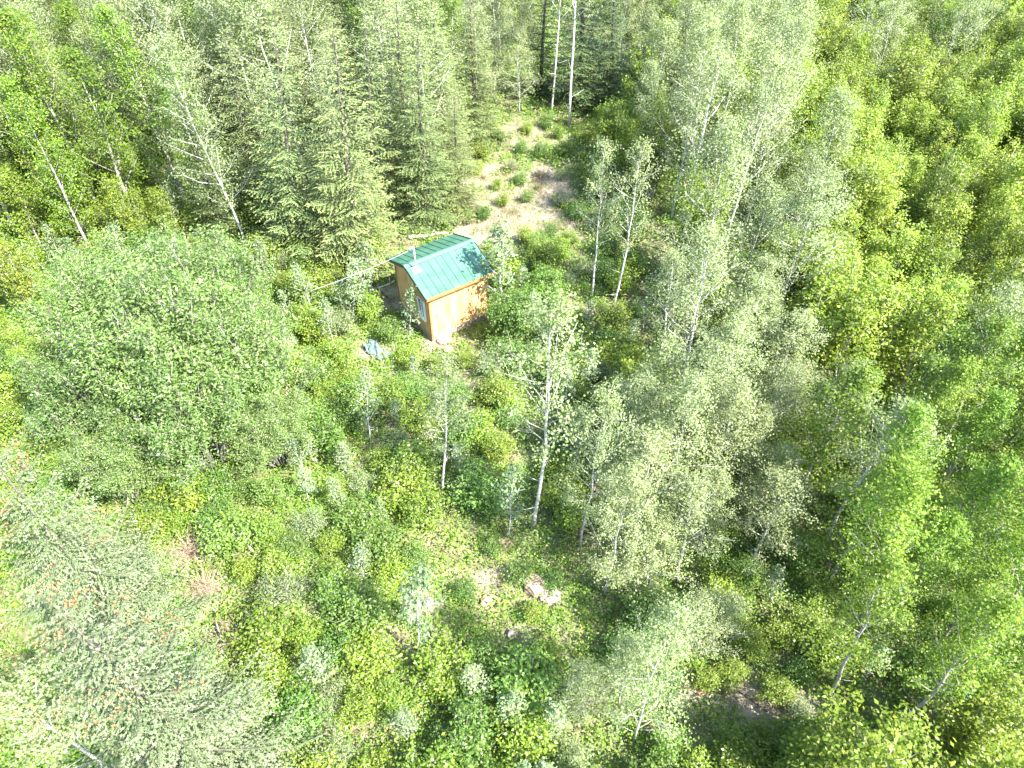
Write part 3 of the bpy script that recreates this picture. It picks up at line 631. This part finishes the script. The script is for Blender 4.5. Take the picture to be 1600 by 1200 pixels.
REG = [  # polygon where the crowns stand in the picture, spacing, [(kind, weight, Hmin, Hmax, label, group)]
 ('ul', [(-400, -600), (330, -600), (400, 330), (300, 380), (-400, 420)], 1.95, [('poplar', 3, 8, 10.5, 'yellow-green poplar in the upper left wood', 'poplars of the upper left wood'), ('aspen', 3, 8, 11, 'grey-green aspen in the upper left wood', 'aspens of the upper left wood'), ('spruce', 1, 8, 11, 'spruce in the upper left wood', 'spruces of the upper left wood')]),
 ('sp', [(330, -600), (740, -600), (740, 330), (500, 440), (400, 420)], 2.1, [('spruce', 3, 8, 12, 'spruce in the conifers behind the shed', 'spruces behind the shed'), ('aspen', 3, 8, 11, 'pale aspen among conifers behind the shed', 'aspens behind the shed'), ('poplar', 1, 7, 9, 'yellow-green poplar among conifers behind the shed', 'poplars behind the shed')]),
 ('tc', [(740, -600), (870, -600), (870, 160), (740, 160)], 1.8, [('aspen', 3, 5, 8, 'thin aspen at the clearing end', 'aspens at the far end of the clearing'), ('thicket', 2, 4, 6, 'young poplar at the clearing end', 'young poplars at the far end of the clearing')]),
 ('tr', [(870, -600), (1060, -600), (1060, 330), (920, 330)], 1.8, [('thicket', 3, 4, 6, 'bright young poplar right of the dark spruces', 'young poplars right of the dark spruces'), ('aspen', 2, 6, 8, 'grey-green aspen right of the dark spruces', 'aspens right of the dark spruces')]),
 ('as1', [(1040, -600), (1200, -600), (1230, 390), (1010, 390)], 1.7, [('airy_aspen', 2, 7, 10, 'thin pale-stemmed aspen in the upper strip', 'thin aspens of the upper strip'), ('aspen', 4, 7, 10, 'grey-green aspen in the upper strip', 'aspens of the upper strip'), ('thicket', 2, 5, 7, 'bright young poplar in the upper strip', 'young poplars of the upper strip')]),
 ('th', [(1190, -600), (2000, -600), (2000, 560), (1300, 560), (1230, 480)], 1.75, [('thicket', 8, 4, 6.2, 'yellow-green young poplar in the right thicket', 'young poplars of the right thicket'), ('aspen', 1, 6, 9, 'grey-green aspen in the right thicket', 'aspens in the right thicket')]),
 ('as2', [(985, 380), (1240, 390), (1270, 620), (1230, 800), (960, 830)], 1.15, [('aspen', 5, 4.2, 6.8, 'grey-green aspen in the middle stand', 'aspens of the middle stand'), ('airy_aspen', 4, 5.5, 8, 'thin pale-stemmed aspen in the middle stand', 'thin aspens of the middle stand'), ('thicket', 2, 2.8, 4, 'bright young poplar in the grey-green stand', 'young poplars of the middle stand')]),
 ('as3', [(880, 780), (1180, 780), (1170, 1000), (1080, 1300), (930, 1300)], 1.2, [('aspen', 5, 3.8, 5.8, 'grey-green aspen right of the boulder', 'aspens of the lower stand'), ('shrub_b', 2, 1.5, 2.5, 'green bush under the lower aspens', 'bushes under the lower aspens')]),
 ('pr', [(1240, 540), (2000, 540), (2000, 1700), (1250, 1700), (1240, 1000), (1330, 800)], 1.35, [('poplar', 5, 6, 8.5, 'yellow-tipped poplar in the lower right stand', 'poplars of the lower right stand'), ('thicket', 4, 3.5, 5.5, 'bushy bright poplar in the lower right stand', 'bushy poplars of the lower right stand'), ('airy_aspen', 1, 7, 9, 'grey-green aspen among lower right poplars', 'aspens of the lower right stand')]),
 ('lf', [(-400, 420), (30, 420), (30, 720), (-400, 720)], 2.4, [('thicket', 1, 2.6, 4, 'green bushy poplar left of the willow mound', 'bushy poplars left of the mound')]),
 ('bl', [(-400, 720), (40, 720), (340, 1190), (340, 1700), (-400, 1700)], 3.2, [('spruce', 1, 7, 9, 'spruce below the left edge', 'spruces at lower left'), ('aspen', 1, 6, 8, 'grey-green aspen in the bottom left corner', 'aspens at lower left')]),
]
SH = [('shrub_a', 4, .8, 1.9), ('shrub_b', 3, .8, 2.0), ('shrub_c', 1.2, .7, 1.6), ('sapling', 3, 1.4, 3.2)]
KNAME = {'shrub_a': 'bright yellow-green bush', 'shrub_b': 'mid-green bush', 'shrub_c': 'silvery grey-green bush', 'sapling': 'slender aspen sapling'}
SREG = [('c12', BOX(400, 280, 620, 420), 1.3, 'under the spruces left of the shed'), ('c8', BOX(-60, 240, 430, 420), 1.5, 'at the foot of the upper left wood'), ('c9', BOX(-60, 560, 240, 780), 1.2, 'between the willow mound and the left edge'),
        ('c10', BOX(1000, 500, 1330, 1000), 1.3, 'in the shade between the aspens and poplars'), ('c11', BOX(1240, 900, 1650, 1260), 1.4, 'under the lower right poplars'), ('c1', BOX(340, 770, 900, 1290), .95, 'in the open scrub at the bottom centre'), ('c2', BOX(470, 540, 800, 790), 1.0, 'on the open slope below the shed'),
        ('c3', BOX(740, 180, 1000, 520), 1.5, 'in the clearing right behind the shed'), ('c4', BOX(870, 480, 1010, 800), 1.1, 'under the middle aspens'), ('c5', BOX(1040, 980, 1320, 1290), 1.0, 'around the bare soil at lower right'),
        ('c6', BOX(200, 760, 360, 1060), .9, 'between the pale spruce and the scrub'), ('c7', BOX(440, 400, 620, 560), 1.0, 'left of the shed')]
def far_enough(x, y, sp, kinds=None):
    for a, b, kd, r in PLACED:
        if abs(a - x) < sp and abs(b - y) < sp:
            if (a - x) ** 2 + (b - y) ** 2 < sp * sp: return False
    return True
prng.seed(5)
counts = {}
for k in range(26000):
    x = prng.uniform(-62, 62); y = prng.uniform(2, 82)
    px, py = proj(x, y, 5)
    if not (-230 < px < 1860 and -230 < py < 1500): continue
    for key, poly, spc, kinds in REG:
        if not inside(poly, px, py): continue
        kd, w, h0, h1, lab, grp = prng.choices(kinds, [q[1] for q in kinds])[0]
        H = prng.uniform(h0, h1)
        if kd in ('poplar', 'aspen', 'airy_aspen', 'spruce') and y < 17: H *= .55 + .45 * max(0, y - 3) / 14
        far = 1 + max(0, y - 45) * .012
        if not far_enough(x, y, spc * far * prng.uniform(.85, 1.25)): break
        if blocked(x, y, H, PROTO[kd][0][1] * (H / PROTO[kd][0][0]) ** .75): break
        if kd == 'thicket' and not (-80 < px < 1690 and py > -140): break
        if counts.get(NAMES[kd], 0) >= 295: break
        w_ = prng.uniform(.95, 1.35); lx_ = prng.gauss(0, .035) * H; ly_ = prng.gauss(0, .035) * H
        f_ = (H - h0) / (h1 - h0); look = ('short ' if f_ < .33 else 'tall ' if f_ > .67 else '') + ('slim ' if w_ < 1.08 else 'broad ' if w_ > 1.22 else '')
        lab = look + lab + ('' if len((look + lab).split()) > 10 else ' leaning left' if lx_ < -.035 * H else ' leaning right' if lx_ > .035 * H else '')
        lab = where_label(lab, x, y, H * .65)[0]
        plant(kd, x, y, H, lab, grp, w_, lean=(lx_, ly_))
        counts[NAMES[kd]] = counts.get(NAMES[kd], 0) + 1
        break
scount = {}
for k in range(14000):
    key, poly, spc, where = prng.choice(SREG)
    px = prng.uniform(poly[0][0], poly[2][0]); py = prng.uniform(poly[0][1], poly[2][1])
    kd, w, h0, h1 = prng.choices(SH, [q[1] for q in SH])[0]
    H = prng.uniform(h0, h1)
    x, y = at(px, py, H * .4)
    if bareness(x, y) > .35 and H > .9: continue
    if not far_enough(x, y, spc * .85 * prng.uniform(.8, 1.3)): continue
    if blocked(x, y, H, .6): continue
    if scount.get(NAMES[kd], 0) >= 280: continue
    plant(kd, x, y, H, where_label(('low ' if H < h0 + .33 * (h1 - h0) else 'tall ' if H > h0 + .67 * (h1 - h0) else '') + KNAME[kd] + ' ' + where, x, y, H * .6)[0], KNAME[kd] + ' ' + where, prng.uniform(.9, 1.35), lean=(prng.gauss(0, .06) * H, prng.gauss(0, .06) * H))
    scount[NAMES[kd]] = scount.get(NAMES[kd], 0) + 1
print('TREES', counts, 'SHRUBS', scount)

# ------------------------------------------------------------------ undergrowth nobody could count
def undergrowth(name, seed, mat, ncl, nper, size, aspect, hmax, rad, label, region, up=.9, bare_max=.4):
    rng = np.random.default_rng(seed)
    v_ = rng.uniform(0, 1, ncl); y = 3 + 71 * v_ ** 1.25; x = rng.uniform(-1, 1, ncl) * (13 + .58 * y)
    pf = y * math.cos(PITCH) + CAM_H * math.sin(PITCH)
    pxs = 800 + F1600 * x / pf; keep = (pxs > -150) & (pxs < 1750)
    # nearer and more open ground carries more of it
    dens = np.clip(1.3 - np.hypot(x, y - 18) / 60, .45, 1)
    nz = np.sin(x * .55 + seed) * np.sin(y * .6 + seed * 1.7) + .6 * np.sin(x * 1.4 + y * 1.1 + seed * 3)
    keep &= rng.uniform(size=ncl) < dens * np.clip(.92 + .25 * nz, .45, 1)
    keep &= rng.uniform(size=ncl) > bareness(x, y) * 1.15
    c, s = math.cos(R(34.4)), math.sin(R(34.4)); lx = (x - SHED[0]) * c + (y - SHED[1]) * s; ly = -(x - SHED[0]) * s + (y - SHED[1]) * c
    keep &= ~((np.abs(lx) < WX + .12) & (np.abs(ly) < WY + .12))
    x, y = x[keep], y[keep]; n = len(x)
    hh = hmax * rng.uniform(.3, 1, n) ** 1.3 * (1 + .7 * np.clip((np.abs(x + 2) - 8) / 6, 0, 1)) * (1 - .6 * bareness(x, y)); hh = np.where(np.hypot(x - SHED[0], y - SHED[1]) < 5, hh * .6, hh); rr = rad * rng.uniform(.6, 1.3, n)
    P = np.repeat(np.column_stack([x, y, gz(x, y)]), nper, 0); m = len(P)
    a = rng.uniform(0, 6.283, m); q = np.sqrt(rng.uniform(0, 1, m)); r_ = np.repeat(rr, nper) * q
    P[:, 0] += np.cos(a) * r_; P[:, 1] += np.sin(a) * r_; P[:, 2] += np.repeat(hh, nper) * (1 - .6 * q ** 2) * rng.uniform(.3, 1, m)
    V = leaf_quads(rng, P, (size * (1 + np.clip(np.hypot(P[:, 0], P[:, 1]) - 16, 0, 60) / 50))[:, None], aspect, up)
    yg = (rng.uniform(size=m) < .06) * rng.uniform(.3, .9, m)
    o = bpy.data.objects.new(name, leaf_mesh(name, V, mat, yg)); C.objects.link(o)
    tag(o, label, 'undergrowth', kind='stuff'); return m
t = 0
t += undergrowth('undergrowth', 1, M['herb_a'], 34500, 14, .085, .6, .95, .34, 'bright green leafy undergrowth covering the forest floor', None)
t += undergrowth('undergrowth', 2, M['herb_b'], 23000, 13, .09, .65, .7, .36, 'darker green herbs between the bushes', None)
t += undergrowth('undergrowth', 3, M['herb_c'], 11000, 12, .078, .45, .9, .28, 'silvery low herbs scattered through the undergrowth', None)
print('HERB LEAVES', t)
def grass(seed, n):
    rng = np.random.default_rng(seed); P = []
    for cx, cy, rx, ry, s in BARE:
        k = int(n * rx * ry * 1.0); a = rng.uniform(0, 6.283, k); q = rng.uniform(0, 1.35, k)
        P.append(np.column_stack([cx + np.cos(a) * q * rx, cy + np.sin(a) * q * ry]))
    P = np.concatenate(P)
    c, s = math.cos(R(34.4)), math.sin(R(34.4)); lx = (P[:, 0] - SHED[0]) * c + (P[:, 1] - SHED[1]) * s; ly = -(P[:, 0] - SHED[0]) * s + (P[:, 1] - SHED[1]) * c
    P = P[~((np.abs(lx) < WX + .1) & (np.abs(ly) < WY + .1))]
    m = len(P); h = rng.uniform(.1, .34, m)[:, None]; d = unit(np.column_stack([rng.normal(size=(m, 2)) * .6, np.ones(m)])); sd_ = unit(np.column_stack([rng.normal(size=(m, 2)), np.zeros(m)]))
    B = np.column_stack([P, gz(P[:, 0], P[:, 1]) - .01]); W = .009
    V = np.stack([B - sd_ * W, B + sd_ * W, B + d * h * .6 + sd_ * W * .8, B + d * h], 1).reshape(-1, 3)
    o = bpy.data.objects.new('dry_grass', leaf_mesh('dry_grass', V, M['grass'])); C.objects.link(o); tag(o, 'pale dry grass on the worn ground of the clearing and track', 'grass', kind='stuff')
grass(9, 900)

# ------------------------------------------------------------------ rocks, logs, tarp, dead wood
def rock(px, py, sx, sy, sz, rz, mat, label, seed, group=None):
    rng = np.random.default_rng(seed); x, y = at(px, py)
    import bmesh
    bm = bmesh.new(); bmesh.ops.create_icosphere(bm, subdivisions=4, radius=1)
    planes = [(unit(rng.normal(size=3)), rng.uniform(.62, .9)) for _ in range(13)]
    ph = rng.uniform(0, 6, 6)
    for v in bm.verts:
        p = np.array(v.co)
        for nrm, d in planes:
            e = p @ nrm - d
            if e > 0: p = p - nrm * e * .92
        p *= 1 + .03 * math.sin(5 * p[0] + ph[0]) * math.sin(6 * p[1] + ph[1]) + .018 * math.sin(13 * p[2] + ph[2] + 9 * p[0]) + .012 * math.sin(23 * p[1] + ph[3])
        v.co = (p[0] * sx, p[1] * sy, p[2] * sz)
    me = bpy.data.meshes.new('boulder'); bm.to_mesh(me); bm.free(); me.materials.append(mat)
    o = bpy.data.objects.new('boulder', me); C.objects.link(o); o.location = (x, y, float(gz(x, y)) + sz * .35); o.rotation_euler = (rng.normal() * .1, rng.normal() * .1, rz)
    return tag(o, label, 'boulder', group)
rock(834, 914, .56, .44, .4, -.4, M['rock_tan'], 'tan boulder with rusty stains touching the pale one in the scrub', 1)
rock(859, 930, .44, .44, .36, -.2, M['rock_pale'], 'pale whitish boulder on the right of the tan one in the scrub', 2)
rock(784, 852, .42, .3, .26, .2, M['rock_pink'], 'low pinkish rock in the leaves above the boulders', 3)
rock(806, 903, .24, .25, .18, .6, M['rock_grey'], 'small grey rock left of the tan boulder', 4)
rock(800, 988, .22, .2, .17, .1, M['rock_grey'], 'small grey rock in the leaves below the boulders', 5)
rock(760, 935, .26, .2, .14, 1.1, M['rock_pink'], 'small pink-brown rock left below the tan boulder', 6)
rock(668, 938, .3, .22, .15, .4, M['rock_grey'], 'flat grey rock beside the spindly silver sapling', 7)
rock(693, 533, .34, .26, .16, .5, M['rock_pink'], 'pinkish stone at the foot of the sunny shed wall', 8)
rock(700, 548, .25, .2, .12, .1, M['rock_pale'], 'pale stone lying in front of the shed wall', 9)
rock(1098, 1082, .2, .14, .1, .3, M['rock_pink'], 'small pink stone on the bare soil at lower right', 10)

def log(p0, p1, r, mat, label, seed, twigs=0, name='fallen_log', cat='log', lift=.0, k=8):
    rng = np.random.default_rng(seed); a = np.array([*at(*p0), 0.]); b = np.array([*at(*p1), 0.])
    a[2] = float(gz(a[0], a[1])) + r + lift; b[2] = float(gz(b[0], b[1])) + r
    o = empty(name, ((a + b) / 2).tolist(), label, cat); c = (a + b) / 2
    u = np.linspace(0, 1, 6)[:, None]; pts = a * (1 - u) + b * u - c; L = np.linalg.norm(b - a); pts[1:-1] += rng.normal(size=(4, 3)) * .02 * L * np.array([1, 1, .3])
    tr = MB().tube(pts, np.linspace(r, r * .55, 6), k).build('stem', mat, o, True)
    for q in range(twigs):
        t = rng.uniform(.15, .95); p = pts[0] * (1 - t) + pts[-1] * t; d = unit(unit(pts[-1] - pts[0]) * .5 + rng.normal(size=3) * np.array([.8, .8, .4]) + np.array([0, 0, .35])); l_ = L * rng.uniform(.15, .4)
        MB().tube([p, p + d * l_ * .5, p + d * l_ + [0, 0, .05 * l_]], [r * .45, r * .3, r * .12], 4).build('branch', mat, o, True)
    return o
log((1155, 1080), (1200, 1112), .045, M['log_wood'], 'dark thin log lying on the bare soil at lower right', 1)
log((395, 868), (432, 905), .04, M['dead_wood'], 'bleached dead branch with forks in the scrub left of the saplings', 2, 6, 'dead_branch', 'branch', .35)
log((345, 985), (361, 1052), .03, M['dead_wood'], 'pale curved dead stick beside the big pale spruce', 3, 1, 'dead_branch', 'branch', .4)
log((425, 890), (432, 915), .05, M['dead_wood'], 'short white broken stem beside the bleached branch', 13, 1, 'dead_branch', 'branch', .5)
log((638, 378), (700, 362), .11, M['dead_wood'], 'grey fallen log lying behind the shed roof', 4, 2)
log((560, 462), (617, 440), .07, M['dead_wood'], 'weathered log in the shade left of the shed', 5, 3)
log((575, 440), (610, 470), .05, M['log_wood'], 'dark pole lying in the shadow beside the shed', 6, 1)
log((795, 575), (815, 600), .03, M['dead_wood'], 'bare dead branch sticking out below the shed corner bush', 7, 3, 'dead_branch', 'branch', .8)
log((725, 1130), (745, 1100), .035, M['dead_wood'], 'grey twiggy branch in the scrub at the bottom centre', 8, 6, 'dead_branch', 'branch', .3)
log((240, 765), (275, 800), .04, M['dead_wood'], 'pale stick leaning out of the front of the willow mound', 9, 1, 'dead_branch', 'branch', .5)
log((1230, 1165), (1290, 1125), .035, M['dead_wood'], 'thin arching dead branch under the lower right poplars', 10, 3, 'dead_branch', 'branch', .2)
log((1040, 1115), (1075, 1130), .03, M['dead_wood'], 'pale thin branch left of the bare soil patch', 11, 2, 'dead_branch', 'branch', .2)

# dead brown shrubs beside the pale spruce
for px, py, lab in [(300, 862, 'brown dry shrub nearest the willow mound, beside the pale spruce'), (328, 925, 'brown dry shrub in the middle of the three beside the pale spruce'), (360, 1010, 'brown dry shrub nearest the bottom of the three beside the pale spruce'), (800, 265, 'greyish dry shrub in the clearing behind the shed'), (845, 275, 'dry twiggy shrub on the right of the clearing behind the shed')]:
    x, y = at(px, py); rng = np.random.default_rng(px); mb = MB()
    for k in range(70):
        a = rng.uniform(0, 6.28); l_ = rng.uniform(.35, .95); e = rng.uniform(.3, 1.3); d = np.array([math.cos(a) * math.cos(e), math.sin(a) * math.cos(e), math.sin(e)])
        b0 = rng.normal(size=3) * [.12, .12, 0]; mb.tube([b0, b0 + d * l_ * .6, b0 + d * l_ + [0, 0, -.06]], [.007, .006, .003], 3)
        for q in range(5):
            p = b0 + d * l_ * rng.uniform(.4, 1); mb.tube([p, p + unit(d + rng.normal(size=3) * .8) * rng.uniform(.1, .25)], [.005, .002], 3)
    o = mb.build('dead_shrub', M['dry'], None); o.location = (x, y, float(gz(x, y)) - .02); tag(o, lab, 'shrub')

# crumpled teal tarp in the scrub left of the shed
M['tarp'] = noise_mat('teal_tarp', [(.06, .11, .1), (.09, .15, .135), (.17, .22, .21)], 3, .45, 5, bump=.2, spec=.5)
n = 22; u = np.linspace(-1, 1, n); UX, UY = np.meshgrid(u, u); rng = np.random.default_rng(3)
Z = .16 + .09 * np.sin(UX * 4 + 1) * np.cos(UY * 3) + .05 * np.sin(UX * 9 + UY * 5) + .03 * np.sin(UY * 13 - UX * 4) - .12 * (UX ** 2 + UY ** 2) * .5
V = np.stack([UX * .72 + .05 * np.sin(UY * 6), UY * .32 + .05 * np.sin(UX * 7), np.maximum(Z, .02)], -1).reshape(-1, 3); V2 = V - [0, 0, .012]
I = np.arange(n * n).reshape(n, n); Q = np.stack([I[:-1, :-1], I[:-1, 1:], I[1:, 1:], I[1:, :-1]], -1).reshape(-1, 4)
ed = np.concatenate([I[0, :], I[1:, -1], I[-1, -2::-1], I[-2:0:-1, 0]]); e2 = np.roll(ed, -1); N = n * n
F = np.concatenate([Q, (Q + N)[:, ::-1], np.stack([ed, ed + N, e2 + N, e2], -1)])
o = bpy.data.objects.new('tarp', mesh_np('tarp', np.concatenate([V, V2]), F.ravel(), np.full(len(F), 4), M['tarp'], True)); C.objects.link(o)
x, y = at(588, 548); o.location = (x, y, float(gz(x, y)) + .03); o.rotation_euler[2] = -.75; tag(o, 'crumpled pale teal tarp lying in the scrub left below the shed', 'tarp')
